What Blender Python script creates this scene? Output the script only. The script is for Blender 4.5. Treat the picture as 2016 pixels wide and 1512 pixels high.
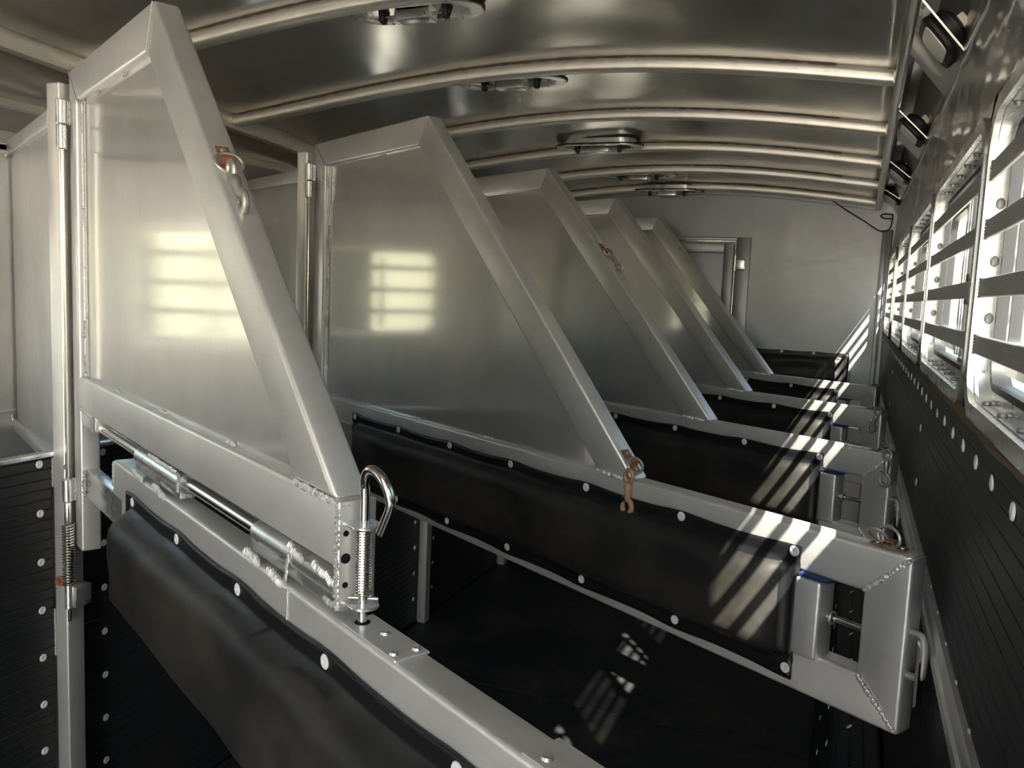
import bpy, bmesh, math, random
from mathutils import Vector, Matrix, noise
random.seed(7)
C = bpy.context.scene.collection
for o in list(bpy.data.objects): bpy.data.objects.remove(o)
PI = math.pi
V = Vector

# ------------------------------------------------------------------ camera
cam = bpy.data.cameras.new('camera'); cam_o = bpy.data.objects.new('camera', cam); C.objects.link(cam_o)
rr = V((0.92503141, 0.37758138, 0.04182343)); uu = V((-0.08018612, 0.08645294, 0.9930237)); ff = V((-0.3713315, 0.92193177, -0.11024847))
m3 = Matrix((rr, uu, -ff)).transposed()
cam_o.matrix_world = Matrix.Translation((0, 0, 1.5511)) @ m3.to_4x4()
cam.sensor_width = 36; cam.lens = 1658.32 / 2016 * 36; cam.clip_start = 0.02; cam.clip_end = 500
bpy.context.scene.camera = cam_o
# ------------------------------------------------------------------ world, sun, exposure
S = bpy.context.scene
S.view_settings.view_transform = 'Standard'; S.view_settings.look = 'None'
S.view_settings.gamma = 1; S.view_settings.use_curve_mapping = False
S.view_settings.exposure = 1.62
w = bpy.data.worlds.new('sky'); S.world = w; w.use_nodes = True
wn = w.node_tree.nodes; wl = w.node_tree.links
bg = wn['Background']; sky = wn.new('ShaderNodeTexSky'); sky.sky_type = 'NISHITA'
sky.sun_disc = False; sky.sun_elevation = math.radians(44.7)
SUN_DIR = V((-1, 1.36, -1.67)).normalized()
sky.sun_rotation = math.atan2(-SUN_DIR.x, -SUN_DIR.y)
sky.air_density = 1.3; sky.dust_density = 1.2; sky.ozone_density = 1.0
wl.new(sky.outputs[0], bg.inputs[0]); bg.inputs[1].default_value = 0.34
sun = bpy.data.lights.new('sun', 'SUN'); sun.energy = 20.0; sun.angle = math.radians(0.55); sun.color = (1, .96, .90)
sun_o = bpy.data.objects.new('sun', sun); C.objects.link(sun_o)
sun_o.rotation_euler = SUN_DIR.to_track_quat('-Z', 'Y').to_euler(); sun_o.location = (6, -6, 9)

# ------------------------------------------------------------------ materials
def newmat(name):
    m = bpy.data.materials.new(name); m.use_nodes = True
    nt = m.node_tree; b = nt.nodes['Principled BSDF']; return m, nt, b
def noise_node(nt, scale, detail=4, rough=.55, vec=None, stretch=None):
    tc = nt.nodes.new('ShaderNodeTexCoord'); n = nt.nodes.new('ShaderNodeTexNoise')
    n.inputs['Scale'].default_value = scale; n.inputs['Detail'].default_value = detail; n.inputs['Roughness'].default_value = rough
    mp = nt.nodes.new('ShaderNodeMapping')
    if stretch: mp.inputs['Scale'].default_value = stretch
    nt.links.new(tc.outputs['Object'], mp.inputs[0]); nt.links.new(mp.outputs[0], n.inputs['Vector'])
    return n
def ramp(nt, src, a, b, ca, cb):
    r = nt.nodes.new('ShaderNodeValToRGB'); r.color_ramp.elements[0].position = a; r.color_ramp.elements[1].position = b
    r.color_ramp.elements[0].color = (*ca, 1) if len(ca) == 3 else ca; r.color_ramp.elements[1].color = (*cb, 1) if len(cb) == 3 else cb
    nt.links.new(src, r.inputs[0]); return r
def maprange(nt, src, a, b, c, d):
    r = nt.nodes.new('ShaderNodeMapRange'); r.inputs[1].default_value = a; r.inputs[2].default_value = b; r.inputs[3].default_value = c; r.inputs[4].default_value = d
    nt.links.new(src, r.inputs[0]); return r
def bump(nt, b, src, strength, dist, prev=None):
    bp = nt.nodes.new('ShaderNodeBump'); bp.inputs['Strength'].default_value = strength; bp.inputs['Distance'].default_value = dist
    nt.links.new(src, bp.inputs['Height'])
    if prev: nt.links.new(prev.outputs[0], bp.inputs['Normal'])
    nt.links.new(bp.outputs[0], b.inputs['Normal']); return bp
def metal(name, col, rough, var=.06, wave=0, wavescale=2.5, grain=.15, stretch=(1, 1, 25), dirt=None, dirtamt=.5, metallic=.72, sharp=0, sharp_rough=.08):
    m, nt, b = newmat(name)
    b.inputs['Metallic'].default_value = metallic
    n1 = noise_node(nt, 3.0, 6, .6); dark = tuple(c * .8 for c in col)
    r = ramp(nt, n1.outputs[0], .3, .7, dark, col); last = r.outputs[0]
    if dirt:
        n2 = noise_node(nt, 9.0, 8, .7); mx = nt.nodes.new('ShaderNodeMix'); mx.data_type = 'RGBA'
        f = maprange(nt, n2.outputs[0], .52, .72, 0, dirtamt); nt.links.new(f.outputs[0], mx.inputs[0])
        nt.links.new(last, mx.inputs[6]); mx.inputs[7].default_value = (*dirt, 1); last = mx.outputs[2]
    nt.links.new(last, b.inputs['Base Color'])
    n3 = noise_node(nt, 14, 5, .6, stretch=stretch)
    rg = maprange(nt, n3.outputs[0], .3, .7, rough - var, rough + var); nt.links.new(rg.outputs[0], b.inputs['Roughness'])
    pv = None
    if wave:
        n4 = noise_node(nt, wavescale, 1, .4); pv = bump(nt, b, n4.outputs[0], 1.0, wave)
    if grain:
        n5 = noise_node(nt, 90, 3, .6, stretch=stretch); bump(nt, b, n5.outputs[0], grain, .0006, pv)
    if sharp:
        g = nt.nodes.new('ShaderNodeBsdfGlossy'); g.inputs['Roughness'].default_value = sharp_rough; g.inputs[0].default_value = (*col, 1)
        if pv: nt.links.new(pv.outputs[0], g.inputs['Normal'])
        mx = nt.nodes.new('ShaderNodeMixShader'); mx.inputs[0].default_value = sharp
        nt.links.new(b.outputs[0], mx.inputs[1]); nt.links.new(g.outputs[0], mx.inputs[2]); nt.links.new(mx.outputs[0], nt.nodes['Material Output'].inputs[0])
    return m
M = {}
M['tube'] = metal('brushed_aluminium_tube', (.80, .785, .77), .40, .08, grain=.2, dirt=(.42, .37, .30), dirtamt=.25)
M['sheet'] = metal('divider_sheet_aluminium', (.80, .785, .765), .40, .06, wave=.010, wavescale=1.4, grain=.12, stretch=(8, 8, .5), sharp=.42, sharp_rough=.11)
M['ceil'] = metal('ceiling_sheet', (.68, .66, .62), .36, .06, wave=.03, wavescale=1.6, grain=.06, stretch=(1, 12, 1), sharp=.55, sharp_rough=.18, metallic=.9)
M['bow'] = metal('roof_bow_metal', (.86, .82, .74), .42, .08, grain=.2, dirt=(.30, .23, .16), dirtamt=.35, stretch=(20, 1, 1))
M['wallpol'] = metal('polished_wall_sheet', (.70, .70, .70), .32, .05, wave=.022, wavescale=3.0, grain=.06, stretch=(1, 10, 1), sharp=.6, sharp_rough=.08, metallic=.85)
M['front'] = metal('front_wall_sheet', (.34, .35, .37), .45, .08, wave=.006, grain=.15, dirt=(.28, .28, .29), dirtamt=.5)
M['manger'] = metal('manger_sheet', (.72, .71, .70), .36, .08, wave=.015, wavescale=2.2, grain=.1, stretch=(6, 6, .6), dirt=(.38, .33, .28), dirtamt=.3)
M['weld'] = metal('weld_bead', (.68, .675, .66), .40, .08, grain=.3)
M['bright'] = metal('bright_aluminium', (.80, .80, .79), .28, .04, grain=0, metallic=.9, stretch=(1, 1, 1))
M['steel'] = metal('zinc_plated_steel', (.66, .64, .60), .18, .05, grain=0, metallic=1)
M['dullsteel'] = metal('dull_galvanised_steel', (.46, .45, .42), .42, .1, grain=.3, dirt=(.26, .15, .08), dirtamt=.7)
M['rust'] = metal('rusty_steel', (.30, .12, .055), .7, .1, grain=.6, metallic=.25)
M['brown'] = metal('brown_grime', (.13, .09, .055), .9, .05, grain=.8, metallic=0)
M['barm'] = metal('window_bar_aluminium', (.50, .50, .50), .36, .08, grain=.2)
def plastic(name, col, rough, spec=.4, dust=None, dustamt=.5, bmp=.2, bscale=60, dscale=4):
    m, nt, b = newmat(name); b.inputs['Roughness'].default_value = rough; b.inputs['Specular IOR Level'].default_value = spec
    if dust:
        n = noise_node(nt, dscale, 8, .72); f = maprange(nt, n.outputs[0], .5, .78, 0, dustamt)
        mx = nt.nodes.new('ShaderNodeMix'); mx.data_type = 'RGBA'; nt.links.new(f.outputs[0], mx.inputs[0])
        mx.inputs[6].default_value = (*col, 1); mx.inputs[7].default_value = (*dust, 1); nt.links.new(mx.outputs[2], b.inputs['Base Color'])
    else: b.inputs['Base Color'].default_value = (*col, 1)
    if bmp:
        n5 = noise_node(nt, bscale, 4, .6); bump(nt, b, n5.outputs[0], bmp, .002)
    return m
M['vinyl'] = plastic('black_vinyl_pad', (.012, .0115, .011), .50, .35, dust=(.066, .057, .046), dustamt=.7, bmp=.3, bscale=14, dscale=2.6)
M['binding'] = plastic('black_vinyl_binding', (.005, .005, .006), .42, .4, bmp=.2, bscale=20)
M['mat'] = plastic('black_rubber_floor', (.016, .017, .019), .6, .25, dust=(.12, .105, .08), dustamt=.6, bmp=.5, bscale=40, dscale=2.2)
M['black'] = plastic('black_plastic', (.012, .012, .013), .5, .4, bmp=0)
M['washer'] = plastic('white_plastic_washer', (.62, .62, .62), .45, .5, bmp=0)
M['lens'] = plastic('frosted_light_lens', (.75, .74, .68), .22, .6, bmp=.3, bscale=200)
M['whitebox'] = plastic('cream_plug', (.66, .60, .48), .6, .3, bmp=0)
M['pale'] = plastic('pale_stitching', (.45, .43, .40), .7, .2, bmp=0)
M['dark'] = plastic('dark_gap', (.01, .01, .012), .8, .1, bmp=0)
M['blue'] = plastic('blue_film', (.02, .03, .10), .4, .4, bmp=0)
# ribbed rubber wall liner : horizontal grooves
def ribbed():
    m, nt, b = newmat('ribbed_black_rubber'); b.inputs['Roughness'].default_value = .5; b.inputs['Specular IOR Level'].default_value = .4
    tc = nt.nodes.new('ShaderNodeTexCoord'); sp = nt.nodes.new('ShaderNodeSeparateXYZ'); nt.links.new(tc.outputs['Object'], sp.inputs[0])
    md = nt.nodes.new('ShaderNodeMath'); md.operation = 'PINGPONG'; md.inputs[1].default_value = .0125; nt.links.new(sp.outputs[2], md.inputs[0])
    g = maprange(nt, md.outputs[0], 0, .0022, 0, 1)
    n = noise_node(nt, 5, 8, .7); f = maprange(nt, n.outputs[0], .5, .75, 0, .5)
    mx = nt.nodes.new('ShaderNodeMix'); mx.data_type = 'RGBA'; nt.links.new(f.outputs[0], mx.inputs[0])
    mx.inputs[6].default_value = (.013, .014, .016, 1); mx.inputs[7].default_value = (.032, .027, .022, 1)
    nt.links.new(mx.outputs[2], b.inputs['Base Color'])
    p = bump(nt, b, g.outputs[0], 1.0, .003)
    n5 = noise_node(nt, 60, 4, .6); bump(nt, b, n5.outputs[0], .25, .002, p)
    return m
M['rib'] = ribbed()
def glass():
    m, nt, b = newmat('tinted_window_glass'); nt.nodes.remove(b); out = nt.nodes['Material Output']
    t = nt.nodes.new('ShaderNodeBsdfTransparent'); t.inputs[0].default_value = (.86, .87, .84, 1)
    g = nt.nodes.new('ShaderNodeBsdfGlossy'); g.inputs['Roughness'].default_value = .03
    fr = nt.nodes.new('ShaderNodeValue'); fr.outputs[0].default_value = .10
    mx = nt.nodes.new('ShaderNodeMixShader'); nt.links.new(fr.outputs[0], mx.inputs[0]); nt.links.new(t.outputs[0], mx.inputs[1]); nt.links.new(g.outputs[0], mx.inputs[2])
    nt.links.new(mx.outputs[0], out.inputs[0]); return m
M['glass'] = glass()
def screen():
    m, nt, b = newmat('dark_insect_screen'); out = nt.nodes['Material Output']
    b.inputs['Base Color'].default_value = (.02, .022, .022, 1); b.inputs['Roughness'].default_value = .6
    t = nt.nodes.new('ShaderNodeBsdfTransparent'); mx = nt.nodes.new('ShaderNodeMixShader'); mx.inputs[0].default_value = .80
    nt.links.new(t.outputs[0], mx.inputs[1]); nt.links.new(b.outputs[0], mx.inputs[2]); nt.links.new(mx.outputs[0], out.inputs[0]); return m
M['screen'] = screen()
def ground():
    m, nt, b = newmat('dry_grass_ground'); b.inputs['Roughness'].default_value = .95
    n = noise_node(nt, .8, 8, .7); r = ramp(nt, n.outputs[0], .35, .65, (.46, .42, .35), (.66, .61, .52)); nt.links.new(r.outputs[0], b.inputs['Base Color']); return m
M['ground'] = ground()

# ------------------------------------------------------------------ mesh helpers
class MB:
    def __init__(s): s.bm = bmesh.new()
    def box(s, lo, hi, bev=0, seg=2, mat=None):
        lo = V(lo); hi = V(hi); c = (lo + hi) / 2; d = hi - lo
        t = bmesh.new(); bmesh.ops.create_cube(t, size=1); bmesh.ops.scale(t, vec=d, verts=t.verts)
        if bev: bmesh.ops.bevel(t, geom=t.edges[:], offset=bev, segments=seg, profile=.5, affect='EDGES')
        bmesh.ops.translate(t, vec=c, verts=t.verts)
        if mat: bmesh.ops.transform(t, matrix=mat, verts=t.verts)
        s.merge(t)
    def merge(s, t):
        me = bpy.data.meshes.new('t'); t.to_mesh(me); t.free(); s.bm.from_mesh(me); bpy.data.meshes.remove(me)
    def prism(s, poly, a, b, axis='y', bev=0, seg=3):
        """poly: 2D pts; axis y -> (x,z) plane extruded a..b in y; axis x -> (y,z); axis z -> (x,y)"""
        t = bmesh.new()
        def P(p, q):
            return V((p[0], q, p[1])) if axis == 'y' else V((q, p[0], p[1])) if axis == 'x' else V((p[0], p[1], q))
        v0 = [t.verts.new(P(p, a)) for p in poly]; v1 = [t.verts.new(P(p, b)) for p in poly]
        n = len(poly); t.faces.new(v0); t.faces.new(v1[::-1])
        for i in range(n): t.faces.new((v0[i], v1[i], v1[(i + 1) % n], v0[(i + 1) % n]))
        bmesh.ops.recalc_face_normals(t, faces=t.faces)
        if bev: bmesh.ops.bevel(t, geom=t.edges[:], offset=bev, segments=seg, profile=.5, affect='EDGES')
        s.merge(t)
    def tube(s, pts, r, n=12, closed=False, caps=True):
        pts = [V(p) for p in pts]; m = len(pts); rings = []
        rs = r if isinstance(r, (list, tuple)) else [r] * m
        prev = None
        for i, p in enumerate(pts):
            if closed: d = (pts[(i + 1) % m] - pts[i - 1])
            else: d = pts[min(i + 1, m - 1)] - pts[max(i - 1, 0)]
            d.normalize()
            if prev is None: u = d.orthogonal().normalized()
            else:
                u = prev - d * prev.dot(d)
                u = u.normalized() if u.length > 1e-6 else d.orthogonal().normalized()
            prev = u; v = d.cross(u)
            rings.append([s.bm.verts.new(p + rs[i] * (math.cos(2 * PI * k / n) * u + math.sin(2 * PI * k / n) * v)) for k in range(n)])
        for i in range(m if closed else m - 1):
            A = rings[i]; B = rings[(i + 1) % m]
            for k in range(n):
                s.bm.faces.new((A[k], A[(k + 1) % n], B[(k + 1) % n], B[k]))
        if caps and not closed: s.bm.faces.new(rings[0][::-1]); s.bm.faces.new(rings[-1])
    def cyl(s, a, b, r, n=16): s.tube([a, b], r, n)
    def lathe(s, prof, o, axis, n=16):
        """prof: [(r,h)], revolve around axis from o"""
        ax = V(axis).normalized(); u = ax.orthogonal().normalized(); v = ax.cross(u); o = V(o); rings = []
        for r, h in prof:
            rings.append([s.bm.verts.new(o + ax * h + max(r, 1e-5) * (math.cos(2 * PI * k / n) * u + math.sin(2 * PI * k / n) * v)) for k in range(n)])
        for A, B in zip(rings, rings[1:]):
            for k in range(n): s.bm.faces.new((A[k], A[(k + 1) % n], B[(k + 1) % n], B[k]))
        s.bm.faces.new(rings[0][::-1]); s.bm.faces.new(rings[-1])
    def blob(s, c, sc, sub=1, rot=None):
        t = bmesh.new(); bmesh.ops.create_icosphere(t, subdivisions=sub, radius=1); bmesh.ops.scale(t, vec=V(sc), verts=t.verts)
        if rot is not None: bmesh.ops.transform(t, matrix=rot, verts=t.verts)
        bmesh.ops.translate(t, vec=V(c), verts=t.verts); s.merge(t)
    def weld(s, a, b, w=.006, h=None, step=.0035, nrm=(0, -1, 0)):
        a = V(a); b = V(b); L = (b - a).length; n = max(3, int(L / step)); d = (b - a).normalized()
        h = h or w * .6
        for i in range(n):
            p = a + d * (L * (i + .5) / n) + V([random.uniform(-1, 1) * w * .12 for _ in range(3)])
            k = random.uniform(.85, 1.15)
            nn_ = V(nrm) - d * V(nrm).dot(d)
            if nn_.length < .1: nn_ = d.orthogonal()
            nn_.normalize(); q = Matrix((d, nn_.cross(d), nn_)).transposed().to_4x4()
            s.blob(p, (step * 1.15, w * .5 * k, w * .34 * k), 1, q)
    def build(s, name, mat, parent=None, smooth=True, angle=35, loc=None):
        me = bpy.data.meshes.new(name); bmesh.ops.recalc_face_normals(s.bm, faces=s.bm.faces)
        if loc is not None: bmesh.ops.translate(s.bm, vec=-V(loc), verts=s.bm.verts)
        s.bm.to_mesh(me); s.bm.free(); me.materials.append(mat)
        if smooth:
            for p in me.polygons: p.use_smooth = True
            me.set_sharp_from_angle(angle=math.radians(angle))
        o = bpy.data.objects.new(name, me); C.objects.link(o)
        if loc is not None: o.location = loc
        if parent: o.parent = parent
        return o
def tag(o, label, cat, group=None):
    o['label'] = label; o['category'] = cat
    if group: o['group'] = group
    return o
def thing(name, label, cat, loc=(0, 0, 0), rz=0, group=None):
    o = bpy.data.objects.new(name, None); C.objects.link(o); o.location = loc; o.rotation_euler = (0, 0, rz); o.empty_display_size = .1
    return tag(o, label, cat, group)
def weldo(par, *w):
    for a, b, wd in w:
        f = MB(); f.weld(a, b, wd); f.build('weld_bead', M['weld'], par)
def struct(o): o['kind'] = 'structure'; return o
def empty_struct(name, loc=(0, 0, 0)):
    o = bpy.data.objects.new(name, None); C.objects.link(o); o.location = loc; return struct(o)
def kids(o): return [c for c in bpy.data.objects if c.parent == o]
def copy_tree(o, parent=None):
    c = o.copy(); C.objects.link(c); c.parent = parent
    for ch in kids(o): copy_tree(ch, c)
    return c

# ------------------------------------------------------------------ key dimensions
Y0, YF = -2.0, 5.42            # rear opening, front wall
XL, XR = -1.779, .163          # manger front, right wall sheet
def arch(x): return 0.01203654 * x**4 + 0.04847178 * x**3 - 0.0197785 * x**2 - 0.1429855 * x + 2.23526814
bows = [-.20, .60, 1.40, 2.16, 2.881, 3.541, 4.16, 4.71, 5.25]
def zo(y): return -.0479 * (max(y, 1.2) - 2.881)      # the roof falls a little towards the nose
def slope(o, z0=2.0, z1=2.15):
    for v in o.data.vertices:
        t = max(0, min(1, (v.co.z - z0) / (z1 - z0))); v.co.z += zo(v.co.y) * t
    return o
def ycut(mb, n=14):
    for k in range(1, n):
        y = Y0 + (YF - Y0) * k / n
        bmesh.ops.bisect_plane(mb.bm, geom=mb.bm.verts[:] + mb.bm.edges[:] + mb.bm.faces[:], plane_co=(0, y, 0), plane_no=(0, 1, 0))

# ------------------------------------------------------------------ structure : ground, floor, walls, ceiling
g = MB(); g.box((-60, -60, -.62), (60, 60, -.55)); struct(tag(g.build('ground', M['ground'], smooth=False), 'dry grass ground outside the trailer', 'ground'))
def hill():
    m, nt, b = newmat('dry_grass_hillside'); b.inputs['Roughness'].default_value = .95
    n = noise_node(nt, .25, 8, .7); r = ramp(nt, n.outputs[0], .35, .65, (.11, .11, .065), (.25, .225, .15)); nt.links.new(r.outputs[0], b.inputs['Base Color']); return m
bm = bmesh.new(); G = []
for i in range(31):
    x = -11 - 49 * i / 30
    G.append([bm.verts.new((x, -40 + 4 * j, -.54 + 4.6 * (i / 30) ** 1.3 + .5 * (i / 30) * noise.noise(V((x * .1, j * .35, 2))))) for j in range(26)])
for i in range(30):
    for j in range(25): bm.faces.new((G[i][j], G[i][j + 1], G[i + 1][j + 1], G[i + 1][j]))
mb = MB(); mb.bm.free(); mb.bm = bm; struct(tag(mb.build('hillside', hill(), angle=80), 'low dry grass hillside outside to the left of the trailer', 'hillside'))
f = MB(); f.box((-2.62, Y0 - .1, -.12), (.25, YF + .05, -.016)); struct(f.build('floor', M['dark'], smooth=False))
# front wall
FK = .859
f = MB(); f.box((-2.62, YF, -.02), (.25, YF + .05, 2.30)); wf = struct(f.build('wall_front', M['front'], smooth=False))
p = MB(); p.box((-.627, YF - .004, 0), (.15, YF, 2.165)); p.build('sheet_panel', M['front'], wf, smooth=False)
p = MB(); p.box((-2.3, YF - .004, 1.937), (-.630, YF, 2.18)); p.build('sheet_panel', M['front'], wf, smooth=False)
p = MB(); p.box((.105, YF - .02, 0), (.13, YF, 1.99), .003); p.box((.133, YF - .03, 0), (.160, YF, 1.99), .003); struct(p.build('trim_1', M['front']))
f = MB(); f.box((-2.62, Y0 - .05, -.05), (-1.05, Y0, 2.45)); struct(f.build('wall_back_light_block', M['manger'], smooth=False))  # unseen partial rear wall, added to cut light from the rear opening
# left outer wall (manger back) with its upper mouldings
prof = [(-2.36, 1.90), (-2.36, 1.915), (-2.385, 1.925), (-2.39, 1.96), (-2.53, 2.055), (-2.53, 2.075), (-2.60, 2.09), (-2.62, 2.09), (-2.62, 1.90)]
f = MB(); f.prism(prof, Y0, YF, 'y'); struct(f.build('trim_13', M['manger'], angle=20))
# cove and roof side beam, left
def cove(pts, th, name, mat, lim=(2.0, 2.15)):
    f = MB(); n = len(pts); up = []
    poly = pts + [(x + th[0], z + th[1]) for x, z in pts[::-1]]
    f.prism(poly, Y0, YF, 'y'); ycut(f); o = struct(f.build(name, mat, angle=50)); slope(o, *lim); return o
cv = [(-2.505, 2.165)] + [(-2.57 + .065 * math.cos(a) - .02 * math.sin(a), 2.09 + .075 * math.sin(a)) for a in [PI / 2 * .85, PI / 2 * .6, PI / 2 * .35]] + [(-2.56, 2.075)]
cv = [(-2.50, 2.17), (-2.535, 2.16), (-2.56, 2.14), (-2.572, 2.11), (-2.57, 2.085)]
cove(cv, (-.04, .03), 'trim_2', M['ceil'], (2.09, 2.16))
f = MB(); f.box((-2.535, Y0, 2.172), (-2.462, YF, 2.245), .004, 2); ycut(f); slope(struct(f.build('trim_3', M['bow'])))
f = MB(); f.box((-2.59, Y0, 2.06), (-2.525, YF, 2.085), .003, 2); struct(f.build('trim_4', M['bow']))
# right side: beam, cove, gutter
f = MB(); f.box((.052, Y0, 2.225), (.082, YF, 2.30), .003, 2); ycut(f); slope(struct(f.build('trim_5', M['ceil'])))
f = MB(); f.box((.171, Y0, 2.085), (.235, YF, 2.12), .003, 2); struct(f.build('trim_6', M['wallpol']))
cr = [(.080, 2.26), (.10, 2.28), (.13, 2.275), (.15, 2.24), (.172, 2.20), (.176, 2.11)]
cove(cr, (.05, .06), 'trim_7', M['ceil'], (2.06, 2.2))
# outer roof skin
f = MB(); poly = [(-2.64, 2.05)] + [(x, arch(max(-2.45, min(x, .05))) + .13) for x in [-2.6, -2.3, -2, -1.6, -1.2, -.8, -.4, 0, .15]] + [(.26, 2.12), (.26, 2.16), (.2, 2.42)] + [(x, arch(max(-2.45, min(x, .05))) + .16) for x in [.1, -.4, -.8, -1.2, -1.6, -2, -2.3, -2.6]] + [(-2.68, 2.05)]
f.prism(poly, Y0, YF + .05, 'y'); ycut(f); slope(struct(f.build('trim_8', M['dark'], smooth=False)), 2.10, 2.2)
# ceiling sheet, slightly drummy between bows
bm = bmesh.new(); nx, ny = 72, 260; grid = []
for j in range(ny + 1):
    y = Y0 + (YF - Y0) * j / ny; row = []
    for i in range(nx + 1):
        x = .052 + (-2.47 - .052) * i / nx
        bb = [b_ for b_ in bows if b_ <= y]; lo_ = bb[-1] if bb else Y0; hi_ = min([b_ for b_ in bows if b_ > y] + [YF]); fr = (y - lo_) / (hi_ - lo_); sag = math.sin(PI * max(0, min(1, fr)))
        nz = noise.noise(V((x * 1.7, y * 1.1, 3.1))) * .012 + noise.noise(V((x * 4.2, y * 2.2, 7.7))) * .004
        z = arch(x) + .040 + .006 * sag + nz * sag * .9 + zo(y)
        row.append(bm.verts.new((x, y, z)))
    grid.append(row)
for j in range(ny):
    for i in range(nx): bm.faces.new((grid[j][i], grid[j][i + 1], grid[j + 1][i + 1], grid[j + 1][i]))
mb = MB(); mb.bm.free(); mb.bm = bm; ce = struct(mb.build('ceiling', M['ceil'], angle=80))
sm = ce.modifiers.new('th', 'SOLIDIFY'); sm.thickness = .004; sm.offset = 1

# right wall with window openings ------------------------------------------------
WZ0, WZ1 = 1.402, 1.842
wfar = [-.47, .46, 1.388, 2.318, 3.263, 4.218, 5.39]; WLEN = .898
def rrect(y0, y1, z0, z1, r, n=8):
    pts = []
    for cy, cz, a0 in ((y1 - r, z1 - r, 0), (y0 + r, z1 - r, PI / 2), (y0 + r, z0 + r, PI), (y1 - r, z0 + r, 1.5 * PI)):
        for k in range(n + 1):
            a = a0 + PI / 2 * k / n; pts.append((cy + r * math.cos(a), cz + r * math.sin(a)))
    return pts
def ring_plate(bm, outer, inner, x0, x1):
    n = len(outer)
    vs = [[bm.verts.new((x, p[0], p[1])) for p in L] for x in (x0, x1) for L in (outer, inner)]
    o0, i0, o1, i1 = vs
    for k in range(n):
        q = (k + 1) % n
        bm.faces.new((o0[k], o0[q], i0[q], i0[k])); bm.faces.new((o1[k], i1[k], i1[q], o1[q]))
        bm.faces.new((i0[k], i0[q], i1[q], i1[k])); bm.faces.new((o0[k], o1[k], o1[q], o0[q]))
def square_proj(inner, y0, y1, z0, z1, r, n=8):
    """map inner rounded rect loop on the cell rectangle"""
    out = []; cy, cz = (y0 + y1) / 2, (z0 + z1) / 2
    iy0 = min(p[0] for p in inner); iy1 = max(p[0] for p in inner); iz0 = min(p[1] for p in inner); iz1 = max(p[1] for p in inner)
    for py, pz in inner:
        ty = (py - iy0) / (iy1 - iy0); tz = (pz - iz0) / (iz1 - iz0)
        dy = min(ty, 1 - ty) * (iy1 - iy0); dz = min(tz, 1 - tz) * (iz1 - iz0)
        if dy < dz: out.append((y0 if ty < .5 else y1, z0 + (z1 - z0) * tz))
        else: out.append((y0 + (y1 - y0) * ty, z0 if tz < .5 else z1))
    # force corners
    for (a, b) in ((y1, z1), (y0, z1), (y0, z0), (y1, z0)):
        k = min(range(len(inner)), key=lambda i: abs((inner[i][0] - cy) / (iy1 - iy0) - (.5 if a > cy else -.5)) + abs((inner[i][1] - cz) / (iz1 - iz0) - (.5 if b > cz else -.5)))
        out[k] = (a, b)
    return out
def pierced_wall(name, xi, xo, ends, length, z0, z1, zlo, zhi, r, mat):
    f = MB(); zc0, zc1 = z0 - .012, z1 + .02; xa, xb = min(xi, xo), max(xi, xo)
    f.box((xa, Y0, zlo), (xb, YF, zc0)); f.box((xa, Y0, zc1), (xb, YF, zhi)); edge = Y0
    for y1 in ends:
        y0 = y1 - length; a = y0 - .012; b = y1 + .012
        f.box((xa, edge, zc0), (xb, a, zc1)); edge = b
        inn = rrect(y0 + .02, y1 - .02, z0 + .02, z1 - .02, r)
        ring_plate(f.bm, square_proj(inn, a, b, zc0, zc1, r), inn, xa, xb)
    f.box((xa, edge, zc0), (xb, YF, zc1))
    return struct(f.build(name, mat, angle=30))
pierced_wall('wall_right', XR, .188, wfar, WLEN, WZ0, WZ1, -.05, 2.11, .065, M['wallpol'])
for v in bpy.data.objects['wall_right'].data.vertices:
    if v.co.z > 2.0: v.co.x += .015
LZ0, LZ1, LLEN, XML = 1.32, 1.72, .50, -2.36
lfar = [-.35 + .95 * k - .02 for k in range(0, 8)]; lfar = [1.53 + .95 * k for k in range(-3, 5)]
wl_ = pierced_wall('wall_left', XML, -2.405, [y for y in lfar if y < YF - .05], LLEN, LZ0, LZ1, -.05, 1.92, .05, M['manger'])
f = MB(); f.box((XML, Y0, 1.118), (XML + .004, YF, 1.13), .001); f.build('seam_strip', M['manger'], wl_)

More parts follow.
